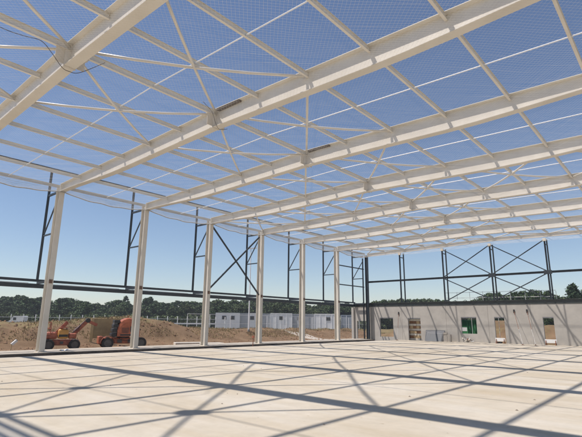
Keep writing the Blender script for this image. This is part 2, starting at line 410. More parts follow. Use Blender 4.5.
for a, b in zip(ye[:-1], ye[1:]):
    MB().bar((0, a+0.004, 4.20), (0, b-0.004, 4.20), 0.16, 0.15).build('edge_beam', 'dark', cf)
    MB().bar((0.02, a+0.004, 3.86), (0.02, b-0.004, 3.86), 0.2, 0.26).build('edge_beam', 'dark', cf)
    MB().bar((0.05, a+0.5, 4.02), (0.05, b-0.5, 4.02), 0.03, 0.03).build('tie_rod', 'galv', cf)
    MB().bar((0, a+0.003, 11.60), (0, b-0.003, 11.60), 0.12, 0.12).build('rail', 'dark', cf)
for (ya, za), (yb, zb) in (((18.2, 9.5), (23.85, 4.15)), ((23.8, 9.4), (18.2, 4.3))):
    o = 0.05 if yb > ya else -0.05
    MB().bar((1.85+o, ya, za), (1.85+o, yb, zb), 0.07, 0.13).build('wall_brace', 'dark', cf)

# ------------------------------------------------------------------ end wall: concrete panels with openings
OPEN = [(1.27, 3.0, 0.30, 2.45), (4.84, 6.32, 0.0, 2.41), (10.77, 12.33, 0.85, 2.51), (14.07, 15.0, 0.0, 2.51), (18.36, 19.25, 0.0, 2.51), (23.4, 24.3, 0.0, 2.51)]
def panel_mesh(x0, x1, z0, z1, y0, y1, holes):
    xc = sorted({x0, x1, *[v for h in holes for v in h[:2]]}); zc = sorted({z0, z1, *[v for h in holes for v in h[2:]]})
    def solid(i, j):
        if i < 0 or j < 0 or i >= len(xc)-1 or j >= len(zc)-1: return False
        cx, cz = (xc[i]+xc[i+1])/2, (zc[j]+zc[j+1])/2
        return not any(h[0] < cx < h[1] and h[2] < cz < h[3] for h in holes)
    m = MB()
    for i in range(len(xc)-1):
        for j in range(len(zc)-1):
            if not solid(i, j): continue
            a, b, c, d = xc[i], xc[i+1], zc[j], zc[j+1]
            m.add([(a, y0, c), (b, y0, c), (b, y0, d), (a, y0, d)], [(0, 1, 2, 3)]); m.add([(a, y1, c), (b, y1, c), (b, y1, d), (a, y1, d)], [(3, 2, 1, 0)])
            if not solid(i-1, j): m.add([(a, y0, c), (a, y1, c), (a, y1, d), (a, y0, d)], [(0, 1, 2, 3)])
            if not solid(i+1, j): m.add([(b, y0, c), (b, y1, c), (b, y1, d), (b, y0, d)], [(3, 2, 1, 0)])
            if not solid(i, j-1): m.add([(a, y0, c), (b, y0, c), (b, y1, c), (a, y1, c)], [(3, 2, 1, 0)])
            if not solid(i, j+1): m.add([(a, y0, d), (b, y0, d), (b, y1, d), (a, y1, d)], [(0, 1, 2, 3)])
    return m
cw = thing('concrete_wall', 'low precast concrete wall with door and window openings closing the far end', 'wall', (0, YW, 0))
edges = [-2.3, 0.3, 4.12, 9.22, 13.5, 17.4, 22.0, 26.0, XW+0.3]
wl = [(-1.85, -0.55, 0.0, 2.05)]
for a, b in zip(edges[:-1], edges[1:]):
    hs = [h for h in OPEN+wl if a < (h[0]+h[1])/2 < b]
    m = panel_mesh(a+0.008, b-0.008, -0.3, 3.69, 0.0, 0.2, hs)
    me = m.mesh('panel', 'conc'); bm = bmesh.new(); bm.from_mesh(me); bmesh.ops.remove_doubles(bm, verts=bm.verts, dist=1e-4); bm.to_mesh(me); bm.free()
    pn = link('panel', me, cw)
    for h in hs:   # bitumen paper strip at the lintel
        if h[3] > 2.1: MB().box((h[0]+0.002, -0.006, h[3]-0.11), (h[1]-0.002, 0.10, h[3]-0.004)).build('lintel', 'sheet', pn)

gf_ = thing('gable_frame', 'dark grey steel gable posts, girt and crossed braces above the concrete wall', 'steel frame', (0, YW, 0))
MB().ibeam((-2.0, 0.1, 3.91), (XW, 0.1, 3.91), 0.42, 0.26, 0.04, 0.05).build('top_beam', 'darkbeam', gf_)
gp = ibeam_v(0, 0, 4.125, 9.85, 0.13, 0.13, 0.025, 0.03).mesh('post', 'dark'); gp2 = ibeam_v(0, 0, 3.0, 9.85, 0.11, 0.11, 0.025, 0.03).mesh('post', 'dark')
GX = [0, 4.12, 9.22, 14.22, 19.24, 24.26]
for k in range(1, 6):
    x = GX[k]
    p_ = link('post', gp, gf_, (x, 0.1, 0)); q_ = link('post', gp2, gf_, (x, 1.05, 0))
    for z in (6.63, 9.3): MB().bar((0, 0.09, z), (0, 0.87, z), 0.08, 0.08).build('bracket', 'dark', p_)
    MB().box((-0.14, -0.12, 9.55), (0.14, 0.10, 9.83)).build('head_plate', 'cream_dull', p_)
gx = [-0.45]+GX[1:]
for a, b in zip(gx[:-1], gx[1:]):
    MB().ibeam((a+0.09, 0.1, 6.63), (b-0.09, 0.1, 6.63), 0.20, 0.18, 0.03, 0.03).build('girt', 'dark', gf_)
for a, b in ((2, 3), (3, 4)):
    xa, xb = GX[a]+0.1, GX[b]-0.1
    for z0, z1 in ((6.75, 9.65), (4.15, 6.5)):
        MB().bar((xa, 0.06, z0), (xb, 0.06, z1), 0.05, 0.09).build('brace', 'dark', gf_); MB().bar((xa, 0.15, z1), (xb, 0.15, z0), 0.05, 0.09).build('brace', 'dark', gf_)
    MB().box((GX[b]-0.35, -0.01, 6.42), (GX[b]+0.35, 0.005, 6.78)).build('gusset', 'dark', gf_)
ibeam_v(-0.05, -0.40, -0.2, 9.8, 0.32, 0.28, 0.03, 0.04).build('corner_post', 'dark', gf_)
ibeam_v(-0.62, -0.36, 0.0, 9.5, 0.12, 0.12, 0.02, 0.03).build('post', 'dark', gf_)
for z in (6.0, 8.15): MB().bar((-0.45, -0.45, z), (-0.45, -6.2, z), 0.09, 0.11).build('girt', 'dark', gf_)
MB().box((-2.5, -0.20, -0.25), (-2.2, -0.003, 3.64)).build('concrete_stub', 'conc', gf_)
# gable rafter in cream on top of the posts
mb = MB(); st = []
for i in range(13):
    x = 0.1+(XW-0.2)*i/12; st.append([Vector((x, -0.4+a, ztop(x)-0.29+b)) for a, b in mb.iprof(0.34, 0.22, 0.02, 0.02)])
mb.loft(st).build('gable_rafter', 'cream', gf_)

# ------------------------------------------------------------------ safety nets under the roof, one per bay
def znet(x, v, L):   # v: distance across the bay
    xx = max(0.0, min(XW, x)); b = ztop(xx)-zdep(xx)-0.03
    s = math.sin(math.pi*max(0, min(1, v/L)))
    return b-0.13*s*s-0.10*s*vnoise(x, v+L*0.37*math.floor(b*100), 0.45)-(0.20*s+0.05*math.sin(3*math.pi*v/L)+0.03*math.sin(x*7+v*4.1)*s)*math.exp(-max(0, x)*0.9)-0.03*math.sin(x*1.9+v*0.7)*s
NL = ['white safety net under the roof bay at the upper left edge', 'white safety net under the roof between the two nearest rafters', 'white safety net under the roof between the first two columns in view',
      'white safety net under the roof between the second and third columns', 'white safety net under the roof between the third and fourth columns', 'white safety net under the roof between the fourth and fifth columns',
      'white safety net under the roof between the fifth and sixth columns', 'white safety net under the last roof bay before the gable']
MESH = 0.10; TH = 0.0018
for bi, k in enumerate(range(-1, 7)):
    L = 6.0; y0 = k*B; X1 = 30.0 if k > 1 else 28.8; X0 = 0.12
    vs_, fs_ = [], []
    for sgn in (1, -1):
        step = MESH*math.sqrt(2); n0 = int((X0-L)/step)-1; n1 = int((X1+L)/step)+1
        for q in range(n0, n1):
            # line x = c + sgn*v, v in [0, L]
            c0 = q*step if sgn == 1 else q*step
            va, vb = 0.0, L
            if sgn == 1: va = max(va, X0-c0); vb = min(vb, X1-c0)
            else: va = max(va, c0-X1); vb = min(vb, c0-X0)
            if vb-va < 0.12: continue
            ns = max(1, int((vb-va)/0.9)); prev = None
            for i in range(ns+1):
                v = va+(vb-va)*i/ns; x = c0+sgn*v; z = znet(x, v, L)
                o = len(vs_); h = TH*0.6
                vs_ += [(x-h*sgn, v+h, z-TH*0.35), (x+h*sgn, v-h, z-TH*0.35), (x, v, z+TH*0.6)]
                if prev is not None:
                    for a_, b_ in ((0, 1), (1, 2), (2, 0)): fs_.append((prev+a_, prev+b_, o+b_, o+a_))
                prev = o
    me = bpy.data.meshes.new('safety_net'); me.from_pydata(vs_, [], fs_); me.materials.append(M['net'])
    nt_ = link('safety_net', me, None, (0, y0, 0)); tag(nt_, NL[bi], 'net', 'safety nets under the roof')
    n = 24
    for xe in (X0,):
        MB().tube([(xe, L*i/n, znet(xe, L*i/n, L)) for i in range(n+1)], 0.032, 6).build('edge_rope', 'netgrey', nt_, smooth=True)
        # the border of the net, doubled and folded up to the eaves purlin
        fv, ff = [], []
        for j in range(0, 25):
            v = L*j/24; zt = 9.99; zb = znet(xe, v, L)
            for f in range(0, 7): fv.append((xe-0.30*f/6, v, zb+(zt-zb)*(f/6)**1.5))
        mbb = MB()
        for f in range(1, 7):
            mbb.tube([fv[j*7+f] for j in range(25)], 0.005, 4)
        for v in [0.05*q for q in range(int(L/0.05)+1)]:
            zb = znet(xe, v, L); mbb.tube([(xe, v, zb), (xe-0.1, v+0.03, zb+(9.99-zb)*0.2), (xe-0.2, v, zb+(9.99-zb)*0.55), (xe-0.3, v, 9.99)], 0.005, 4)
        mbb.build('folded_border', 'netgrey', nt_)

# unseen lumps added in the roof over the viewpoint to cast floor shadows
for (x_, y_, rx, ry, lab) in ((SP*5, -3.0, 0.36, 0.24, 'added shadow-casting lump on the left brace crossing above the viewpoint'), (SP*7, -3.0, 0.44, 0.28, 'added shadow-casting lump on the right brace crossing above the viewpoint'), (XR, -5.75, 0.36, 0.24, 'added shadow-casting lump at the ridge behind the viewpoint')):
    m = MB(); rr_ = random.Random(int(x_*10)); rings = []
    for i in range(1, 9):
        u = -1+2*i/9.0; w_ = math.sqrt(1-u*u)
        rings.append([Vector((u*rx, ry*w_*math.cos(a)*rr_.uniform(0.85, 1.12), 0.13*w_*math.sin(a)*rr_.uniform(0.8, 1.2))) for a in (2*math.pi*k/12 for k in range(12))])
    nb = m.loft(rings).build('shadow_lump', 'netgrey', None, (x_, y_, ztop(x_)-0.36)); nb.rotation_euler = (0, 0, 0.72); tag(nb, lab, 'net bundle', 'added shadow-casting lumps')
    MB().tube([(-0.08, 0, 0), (-0.08, 0, 0.22)], 0.012, 6).tube([(0.1, 0, 0), (0.1, 0, 0.22)], 0.012, 6).build('tie', 'rope', nb)

# ------------------------------------------------------------------ cables hanging at the ridge
def cable(pts, r, label):
    return tag(MB().tube(smooth_pts(pts), r, 6).build('electric_cable', 'cable', smooth=True), label, 'cable', 'dark cables slung below the ridge')
cable([(15.4, -3.2, 9.72), (15.45, -2.1, 9.6), (15.6, -1.6, 9.56), (15.75, -1.2, 9.55), (15.45, -0.8, 9.52), (14.85, -0.24, 9.52), (14.8, 0.0, 9.5), (14.9, 0.3, 9.55), (15.9, 0.62, 9.66)], 0.010, 'dark cable looped under the nearest ridge joint, top left')
cable([(16.1, 4.3, 9.75), (15.9, 4.9, 9.62), (15.4, 5.5, 9.54), (15.1, 5.95, 9.5), (15.2, 6.3, 9.6)], 0.009, 'dark cable drooping across the second ridge joint')

# ------------------------------------------------------------------ things by the end wall
def prop(x0, z0, x1, y1, label):
    t = thing('wall_prop', label, 'prop', (x1, y1, 0), group='slanting props holding the end wall')
    a = Vector((x0-x1, YW-0.03-y1, z0)); 
    MB().tube([(0, 0, 0.06), a*0.45], 0.022, 8).build('outer_tube', 'propgrey', t); MB().tube([a*0.45, a], 0.016, 8).build('inner_tube', 'rust', t)
    MB().box((-0.12, -0.09, 0.002), (0.12, 0.09, 0.02)).box((-0.03, -0.02, 0.02), (0.03, 0.02, 0.1)).build('foot_plate', 'rust', t)
    MB().box((a.x-0.06, a.y-0.04, a.z-0.16), (a.x+0.06, a.y+0.028, a.z+0.16)).build('wall_shoe', 'black', t)
prop(15.96, 3.05, 16.9, 40.6, 'steel prop between the brown doorway and the rightmost doorway, left one of two')
prop(17.1, 3.05, 17.95, 40.6, 'steel prop just left of the rightmost doorway')
prop(3.75, 2.9, 4.15, 41.0, 'steel prop right of the leftmost opening in the end wall')

t = thing('sheet_stack', 'dark grey sheets leaning low against the end wall beside the timber-filled doorway', 'sheets', (6.95, 41.88, 0))
for i in range(7):
    m = MB(); x0 = 0.05*i+rng.uniform(-.03, .03); ww = 2.1-0.08*i; h = 1.12-0.05*i
    m.add([(x0, 0.0-0.05*i, 0.004), (x0+ww, 0.0-0.05*i, 0.004), (x0+ww, 0.42-0.05*i, h), (x0, 0.42-0.05*i, h), (x0, 0.03-0.05*i, 0.004), (x0+ww, 0.03-0.05*i, 0.004), (x0+ww, 0.45-0.05*i, h), (x0, 0.45-0.05*i, h)],
          [(0, 1, 2, 3), (7, 6, 5, 4), (0, 4, 5, 1), (3, 2, 6, 7), (0, 3, 7, 4), (1, 5, 6, 2)])
    m.build('sheet', 'sheet' if i % 3 else 'dark', t)
t = thing('block_stack', 'small stack of grey blocks beside the leaning sheets', 'blocks', (9.1, 41.7, 0))
bk = MB().box((0, 0, 0), (0.38, 0.19, 0.18)).mesh('block', 'kerb')
for j in range(5):
    for i in range(2 if j < 4 else 1): link('block', bk, t, (i*0.40+rng.uniform(-.01, .01), rng.uniform(-.02, .02), 0.002+j*0.185))
t = thing('debris_pile', 'dark and pale rubble below the opening with the green skip', 'rubble', (10.9, 41.95, 0))
for i in range(16):
    a = rng.uniform(0, 3); x = rng.uniform(0, 1.25); y = rng.uniform(-0.35, 0.2); l_ = rng.uniform(.15, .5)
    z = rng.uniform(0.05, 0.35)
    MB().bar((x, y, z), (x+l_*math.cos(a), y+0.25*l_*math.sin(a), z+rng.uniform(-.04, .2)), rng.uniform(.06, .2), rng.uniform(.04, .1)).build('piece', rng.choice(['rust', 'white', 'sheet', 'wrap', 'kerb']), t)
def barrier(x0, x1, label):
    t = thing('barrier', label, 'barrier', (x0, 42.1, 0), group='white boards across the doorways'); L = x1-x0
    bevel(MB().box((0, 0, 0.20), (L, 0.05, 0.52)).build('board', 'white', t), 0.01)
    for x in (0.06, L-0.12):
        MB().bar((x+0.03, -0.2, 0.0), (x+0.03, -0.01, 0.42), 0.05, 0.05).bar((x+0.03, 0.22, 0.0), (x+0.03, 0.06, 0.42), 0.05, 0.05).build('leg', 'rust', t)
barrier(14.1, 15.0, 'white board barrier standing in the brown doorway'); barrier(18.4, 19.36, 'white board barrier standing in the rightmost doorway')

# timber / insulation stack behind the second doorway
t = thing('timber_stack', 'stacked brown and pale timber packs filling the doorway', 'timber', (4.4, YW+0.6, GZ))
z = 0.0
for i in range(10):
    pale = i % 2 == 1; h = 0.30 if not pale else 0.22
    nb = 5
    for j in range(nb):
        w_ = 1.9/nb; MB().box((j*w_+0.01+rng.uniform(-.02, .0), rng.uniform(-.08, .05), z), ((j+1)*w_-0.01, 1.2, z+h-0.012)).build('plank', 'wrap' if pale else ('timber_dark' if rng.random() < .6 else 'timber'), t)
    z += h
# green skip behind the third opening
t = thing('green_skip', 'green steel skip with a worn white mark seen through the window opening', 'skip', (8.3, YW+2.8, GZ))
m = MB().add([(0.3, 0, 0.1), (3.7, 0, 0.1), (4.0, 0, 2.45), (0, 0, 2.45), (0.3, 1.7, 0.1), (3.7, 1.7, 0.1), (4.0, 1.7, 2.45), (0, 1.7, 2.45)], [(0, 1, 2, 3), (7, 6, 5, 4), (0, 4, 5, 1), (0, 3, 7, 4), (1, 5, 6, 2)])
m.build('tub', 'green', t)
for x in (0.5, 1.3, 2.1, 2.9, 3.6): MB().bar((x, -0.05, 0.2), (x, -0.05, 2.4), 0.1, 0.09).build('rib', 'green', t)
MB().bar((-0.05, -0.05, 2.46), (4.05, -0.05, 2.46), 0.14, 0.12).build('rim', 'green', t)
MB().box((1.38, -0.016, 1.35), (2.04, -0.004, 1.75)).build('mark', 'white', t)

# ------------------------------------------------------------------ guard rail behind the end wall (white)
t = thing('guard_rail', 'thin white edge-protection railing beyond the end wall', 'railing', (8.6, YW+1.6, 0))
for x in [i*1.35 for i in range(9)]:
    zt = 5.15 if x < 7.5 else 4.95
    MB().tube([(x, 0, GZ), (x, 0, zt)], 0.022, 6).build('upright', 'white', t)
for z in (4.55, 5.12): MB().tube([(0, 0.03, z), (10.8, 0.03, z-0.1)], 0.02, 6).build('rail', 'white', t)

# ------------------------------------------------------------------ boom lifts outside the long side
def wheel(parent, x, y, r=0.45, wd=0.34, zc=None):
    zc = r if zc is None else zc
    m = MB(); rings = []
    prof = [(r*0.62, -wd/2), (r*0.93, -wd/2), (r, -wd*0.3), (r, wd*0.3), (r*0.93, wd/2), (r*0.62, wd/2)]
    n = 24; vv = []
    for j in range(n):
        a = 2*math.pi*j/n; vv += [(x+p*math.cos(a), y+q, zc+p*math.sin(a)) for p, q in prof]
    ff = [(j*6+i, j*6+(i+1) % 6, ((j+1) % n)*6+(i+1) % 6, ((j+1) % n)*6+i) for j in range(n) for i in range(6)]
    ty = m.add(vv, ff).build('wheel', 'rubber', parent)
    MB().cyl((x, y, zc), (0, 1, 0), r*0.63, wd*0.8, 20).cyl((x, y, zc), (0, 1, 0), r*0.22, wd*1.0, 10).build('rim', 'rim', ty)
def hood(parent, name, material, x0, x1, y0, y1, z0, z1, rad=0.3):
    o = MB().box((x0, y0, z0), (x1, y1, z1)).build(name, material, parent); bevel(o, rad, 4)
    o.data.polygons.foreach_set('use_smooth', [True]*len(o.data.polygons)); return o
def chassis(t, body, L=2.6, W_=2.2):
    for x in (-L/2, L/2):
        for y in (-W_/2+0.16, W_/2-0.16): wheel(t, x, y)
    bevel(MB().box((-L/2-0.35, -0.55, 0.38), (L/2+0.35, 0.55, 0.85)).build('chassis', body, t), 0.06)
    for x in (-L/2, L/2): MB().box((x-0.13, -W_/2+0.33, 0.33), (x+0.13, W_/2-0.33, 0.57)).build('axle', 'black', t)
# local +x runs along the picture to the right (towards +Y), local -y faces the camera
q = at_dist(124.5, 39.0); ang = math.atan2(0.93, 0.36)
tB = thing('boom_lift', 'orange wheeled boom lift with round hood behind the second column', 'boom lift', (q.x, q.y, height(q.x, q.y)+0.0), ang)
tB.scale = (0.95, 0.95, 0.92)
chassis(tB, 'orange', 2.55, 2.2)
MB().cyl((0, 0, 0.92), (0, 0, 1), 0.5, 0.16, 20).build('slew_ring', 'black', tB)
# rounded hood: half-dome profile lofted across
m = MB(); rings = []
for yy, s_ in ((-1.08, 0.86), (-1.0, 0.97), (-0.8, 1.0), (0.3, 1.0), (0.45, 0.95)):
    ring = [(-0.62, yy, 0.98), (-0.62, yy, 1.62*s_)]
    for i in range(9):
        a = math.pi*(1-i/12.0); ring.append((0.20+0.82*math.cos(a)*s_, yy, 1.62*s_+0.88*math.sin(a)*s_))
    ring += [(1.05, yy, 2.0*s_), (1.12, yy, 1.4), (1.12, yy, 0.98)]
    rings.append([Vector(p_) for p_ in ring])
hd = m.loft(rings).build('hood', 'orange', tB)
MB().box((0.35, -1.105, 1.35), (0.95, -1.085, 1.8)).build('side_vent', 'black', hd)
MB().box((-0.4, -1.1, 1.04), (1.05, -1.088, 1.16)).build('stripe', 'black', hd)
for i in range(4):     # stepped black radiator louvres
    bevel(MB().box((-1.05+0.05*i, -0.95, 1.0+0.36*i), (-0.64+0.06*i, 0.3, 1.24+0.36*i)).build('louvre', 'black', tB), 0.03)
MB().box((-0.9, -0.9, 0.95), (-0.64, 0.25, 2.2)).build('radiator_frame', 'rim', tB)
for i_ in range(5): MB().box((-0.3, -1.093, 1.28+0.09*i_), (0.25, -1.086, 1.32+0.09*i_)).build('vent_slot', 'black', hd)
MB().tube([(0.2, -0.4, 2.3), (0.2, -0.4, 2.62), (0.3, -0.4, 2.7)], 0.04, 8).build('exhaust', 'rust', tB)
for x_ in (-0.5, 0.3): MB().box((x_, -0.58, 0.45), (x_+0.35, -0.562, 0.75)).build('step', 'rim', tB)
for i_ in range(2): MB().tube(smooth_pts([(-0.5, -0.6, 0.9), (-0.2, -0.75-0.05*i_, 0.7), (0.4, -0.7, 0.62), (0.9, -0.6, 0.85)]), 0.02, 6).build('hose', 'black', tB)
o = MB().box((-1.95, -0.75, 0.35), (-1.58, 0.75, 0.98)).build('tow_box', 'orange', tB); bevel(o, 0.08, 3)
for s_ in (-1,):
    m = MB()
    for i in range(8):
        a = math.pi*i/7
        m.bar((-1.275+0.56*math.cos(a), -0.94, 0.45+0.56*math.sin(a)), (-1.275+0.56*math.cos(a+0.46), -0.94, 0.45+0.56*math.sin(a+0.46)), 0.36, 0.03) if i < 7 else None
    m.build('mudguard', 'red', tB)
MB().bar((0.2, 0.3, 1.55), (-0.2, 4.2, 1.35), 0.34, 0.4).build('boom', 'orange', tB)
MB().bar((-0.2, 4.1, 1.3), (-0.2, 4.5, 0.8), 0.2, 0.25).build('jib', 'black', tB)

q = at_dist(63.5, 38.0)
tA = thing('boom_lift', 'folded red boom lift with yellow engine cover right of the leftmost column', 'boom lift', (q.x, q.y, height(q.x, q.y)), ang+0.05)
tA.scale = (0.84, 0.84, 0.84)
chassis(tA, 'red', 2.0, 1.9)
hood(tA, 'engine_cover', 'yellow', -0.35, 0.45, -0.8, 0.1, 0.95, 1.75, 0.15)
hood(tA, 'counterweight', 'red', -1.3, -0.4, -0.7, 0.6, 0.92, 1.5, 0.15)
hood(tA, 'tank', 'red', 0.5, 1.1, -0.75, 0.2, 0.95, 1.4, 0.12)
MB().bar((-0.6, 0.2, 1.2), (0.35, 0.2, 2.35), 0.24, 0.28).bar((0.75, 0.2, 1.1), (1.95, -0.2, 2.5), 0.24, 0.30).build('lower_arm', 'red', tA)
MB().bar((0.9, 0.1, 1.55), (1.75, -0.1, 2.45), 0.1, 0.12).build('lift_cylinder', 'galv', tA)
MB().cyl((1.95, -0.2, 2.5), (0, 1, 0), 0.2, 0.5, 14).build('knuckle', 'black', tA)
MB().bar((1.95, -0.2, 2.45), (2.75, -0.1, 2.1), 0.2, 0.24).build('upper_arm', 'red', tA)
bk_ = MB()
for x in (-1.75, -0.95):
    for y in (-0.7, 0.7): bk_.tube([(x, y, 1.25), (x, y, 2.3)], 0.03, 6)
for z in (1.27, 1.8, 2.3):
    bk_.tube([(-1.75, -0.7, z), (-0.95, -0.7, z)], 0.028, 6).tube([(-1.75, 0.7, z), (-0.95, 0.7, z)], 0.028, 6).tube([(-1.75, -0.7, z), (-1.75, 0.7, z)], 0.028, 6).tube([(-0.95, -0.7, z), (-0.95, 0.7, z)], 0.028, 6)
bk_.build('basket', 'red', tA); MB().box((-1.75, -0.7, 1.2), (-0.95, 0.7, 1.25)).build('basket_floor', 'rim', tA)
MB().bar((-1.3, 0.0, 1.2), (-0.6, 0.2, 1.2), 0.16, 0.18).build('basket_arm', 'black', tA)
MB().box((-0.2, -0.83, 1.85), (0.3, -0.1, 1.92)).build('canopy', 'red', tA)
for x_, y_ in ((-0.17, -0.8), (0.27, -0.8), (-0.17, -0.13), (0.27, -0.13)): MB().tube([(x_, y_, 1.7), (x_, y_, 1.86)], 0.02, 6).build('canopy_post', 'black', tA)
for i_ in range(3): MB().tube(smooth_pts([(0.7, -0.3-0.08*i_, 1.4), (1.1, -0.42, 1.6+0.1*i_), (1.5, -0.4, 2.25), (1.9, -0.3, 2.6)]), 0.018, 6).build('hose', 'black', tA)
MB().box((-0.3, -0.815, 1.1), (0.4, -0.803, 1.3)).build('grille', 'black', tA)
for x_ in (-1.1, 0.0, 1.0): MB().box((x_-0.12, -0.58, 0.5), (x_+0.12, -0.56, 0.72)).build('step', 'rim', tA)

q = at_dist(92.6, 43.0)
o = thing('plywood_board', 'upright pale plywood board between the two boom lifts', 'board', (q.x, q.y, height(q.x, q.y)-0.05), ang)
zt = z_at(92.6, 318, 43)-o.location.z
bevel(MB().box((-0.12, -0.03, 0), (0.12, 0.03, zt)).build('post', 'ply', o), 0.01)
MB().box((0.12, 0.0, 0.35), (2.5, 0.03, zt-0.05)).build('board', mat('weathered_board', (0.36, 0.285, 0.15), 0.85, 0.25, 1.4), o)

# ------------------------------------------------------------------ site cabins, fence, lamp, van
def cabin(px0, px1, d, ztop_, mm, label, win=True):
    a = at_dist(px0, d); b = at_dist(px1, d); u = (b-a); L = u.length; rz = math.atan2(u.y, u.x)
    z0 = min(height(a.x, a.y), height(b.x, b.y))-0.1
    t = thing('site_cabin', label, 'cabin', (a.x, a.y, z0), rz, 'portable cabins behind the spoil bank'); H_ = ztop_-z0
    MB().box((0, 0, 0.1), (L, 2.4, H_-0.1)).build('body', mm, t)
    MB().box((-0.03, -0.04, H_-0.16), (L+0.03, 2.44, H_)).build('roof_rim', mm, t)
    n = max(2, int(L/0.95))
    for i in range(n+1):
        x = L*i/n; MB().box((x-0.05, -0.05, 0.1), (x+0.05, 0.0, H_-0.16)).build('rib', 'cabin_grey' if mm == 'cabin_grey' else 'cabin', t)
    if win:
        for f in win:
            w_ = MB().box((L*f-0.45, -0.05, H_-1.35), (L*f+0.45, -0.036, H_-0.55)).build('window', 'cabin_grey', t)
            MB().box((L*f-0.38, -0.06, H_-1.29), (L*f+0.38, -0.051, H_-0.61)).build('pane', 'glass', w_)
    return t
ct = z_at(280, 313.4, 92)
cabin(215.5, 239.5, 92, ct, 'cabin', 'white site cabin leftmost in the row, right of the third column', (0.35, 0.7))
cabin(240, 248.6, 92.3, ct-0.02, 'cabin_grey', 'dark grey site cabin behind the lamp pole', ())
cabin(249, 258.5, 92, ct, 'cabin', 'narrow white site cabin just left of the fourth column', (0.3,))
cabin(259, 270, 92.6, ct-0.05, 'cabin_grey', 'grey site cabin hidden behind the fourth column', ())
cabin(270.5, 292, 92, ct+0.04, 'cabin', 'white site cabin between the fourth and fifth columns', (0.5,))
cabin(292.5, 314, 92.4, ct-0.05, 'cabin_grey', 'dark grey site cabin behind the fifth column', (0.3,))
cabin(314.5, 337.5, 92, ct, 'cabin', 'white site cabin between the fifth and sixth columns', (0.6,))
cabin(341, 352, 94, ct-0.15, mat('cabin_blue_grey', (0.30, 0.34, 0.38), 0.5, 0.1, 1), 'blue-grey site cabin right of the sixth column', ())

def lamp(px, d, py, label):
    p_ = at_dist(px, d); z0 = height(p_.x, p_.y); H_ = z_at(px, py, d)-z0
    t = thing('street_lamp', label, 'lamp post', (p_.x, p_.y, z0), math.atan2(rt.y, rt.x))
    MB().tube([(0, 0, -0.2), (0, 0, H_)], 0.09, 8, 0.05).build('pole', 'galv', t); MB().bar((-0.25, 0, H_), (0.75, 0, H_+0.08), 0.24, 0.10).build('lamp_head', 'galv', t)
    MB().cyl((0, 0, 0.05), (0, 0, 1), 0.16, 0.4, 10).build('base', 'kerb', t)
lamp(248.8, 57, 248.5, 'tall grey street lamp left of the fourth column')

t = thing('mesh_fence', 'galvanised mesh site fence running along the spoil bank', 'fence', (0, 0, 0))
fy = [29+3.5*i for i in range(13)]
for a, b in zip(fy[:-1], fy[1:]):
    xa = -17.5; za = min(0.65, height(xa, a)+0.15); zb = min(0.65, height(xa, b)+0.15); zt = 2.05
    f = MB().tube([(xa, a+0.05, za), (xa, a+0.05, za+zt)], 0.024, 6).tube([(xa, b-0.05, zb), (xa, b-0.05, zb+zt)], 0.024, 6).tube([(xa, a+0.05, za+zt), (xa, b-0.05, zb+zt)], 0.024, 6).tube([(xa, a+0.05, za+0.9), (xa, b-0.05, zb+0.9)], 0.018, 6).build('fence_panel', 'galv', t)
    m = MB()
    for i in range(1, 16):
        y = a+3.5*i/16; zz = za+(zb-za)*i/16; m.tube([(xa, y, zz+0.05), (xa, y, zz+zt)], 0.004, 3)
    m.build('wire_infill', 'galv', f)
    MB().box((xa-0.35, a-0.11, za-0.2), (xa+0.35, a+0.11, za)).build('fence_foot', 'kerb', f)
t = thing('field_fence', 'pale post-and-rail roadside fence beyond the field at left', 'fence', (0, 0, 0))
pa = at_dist(-15, 82); pb = at_dist(225, 82); zf = z_at(20, 321.5, 82); n = 22
prev = None
for i in range(n+1):
    p_ = pa.lerp(pb, i/n); z0 = height(p_.x, p_.y)
    MB().bar((p_.x, p_.y, z0-0.2), (p_.x, p_.y, zf+1.1), 0.09, 0.09).build('post', 'galv', t)
    if prev is not None:
        for dz in (0.0, 0.75): MB().bar((prev.x, prev.y, zf-0.1+dz), (p_.x, p_.y, zf-0.1+dz), 0.05, 0.22 if dz == 0 else 0.06).build('rail', 'galv', t)
    prev = p_
# white van far left
q = at_dist(18.5, 125)
t = thing('van', 'white van parked far off behind the roadside fence, left of the leftmost column', 'van', (q.x, q.y, height(q.x, q.y)), math.atan2(rt.y, rt.x)+math.pi)
m = MB(); prof = [(-1.55, 0.4), (-1.55, 2.3), (-1.4, 2.45), (0.8, 2.45), (1.35, 1.55), (1.75, 1.35), (1.8, 0.4)]
body = m.loft([[Vector((x, y, z)) for x, z in prof] for y in (-0.95, 0.95)]).build('body', 'white', t)
MB().box((0.1, -0.965, 1.5), (0.8, -0.955, 2.1)).build('window', 'glass', body); MB().box((0.1, 0.955, 1.5), (0.8, 0.965, 2.1)).build('window', 'glass', body)
for x in (-1.0, 1.15):
    for y in (-0.85, 0.85): wheel(t, x, y, 0.36, 0.22)

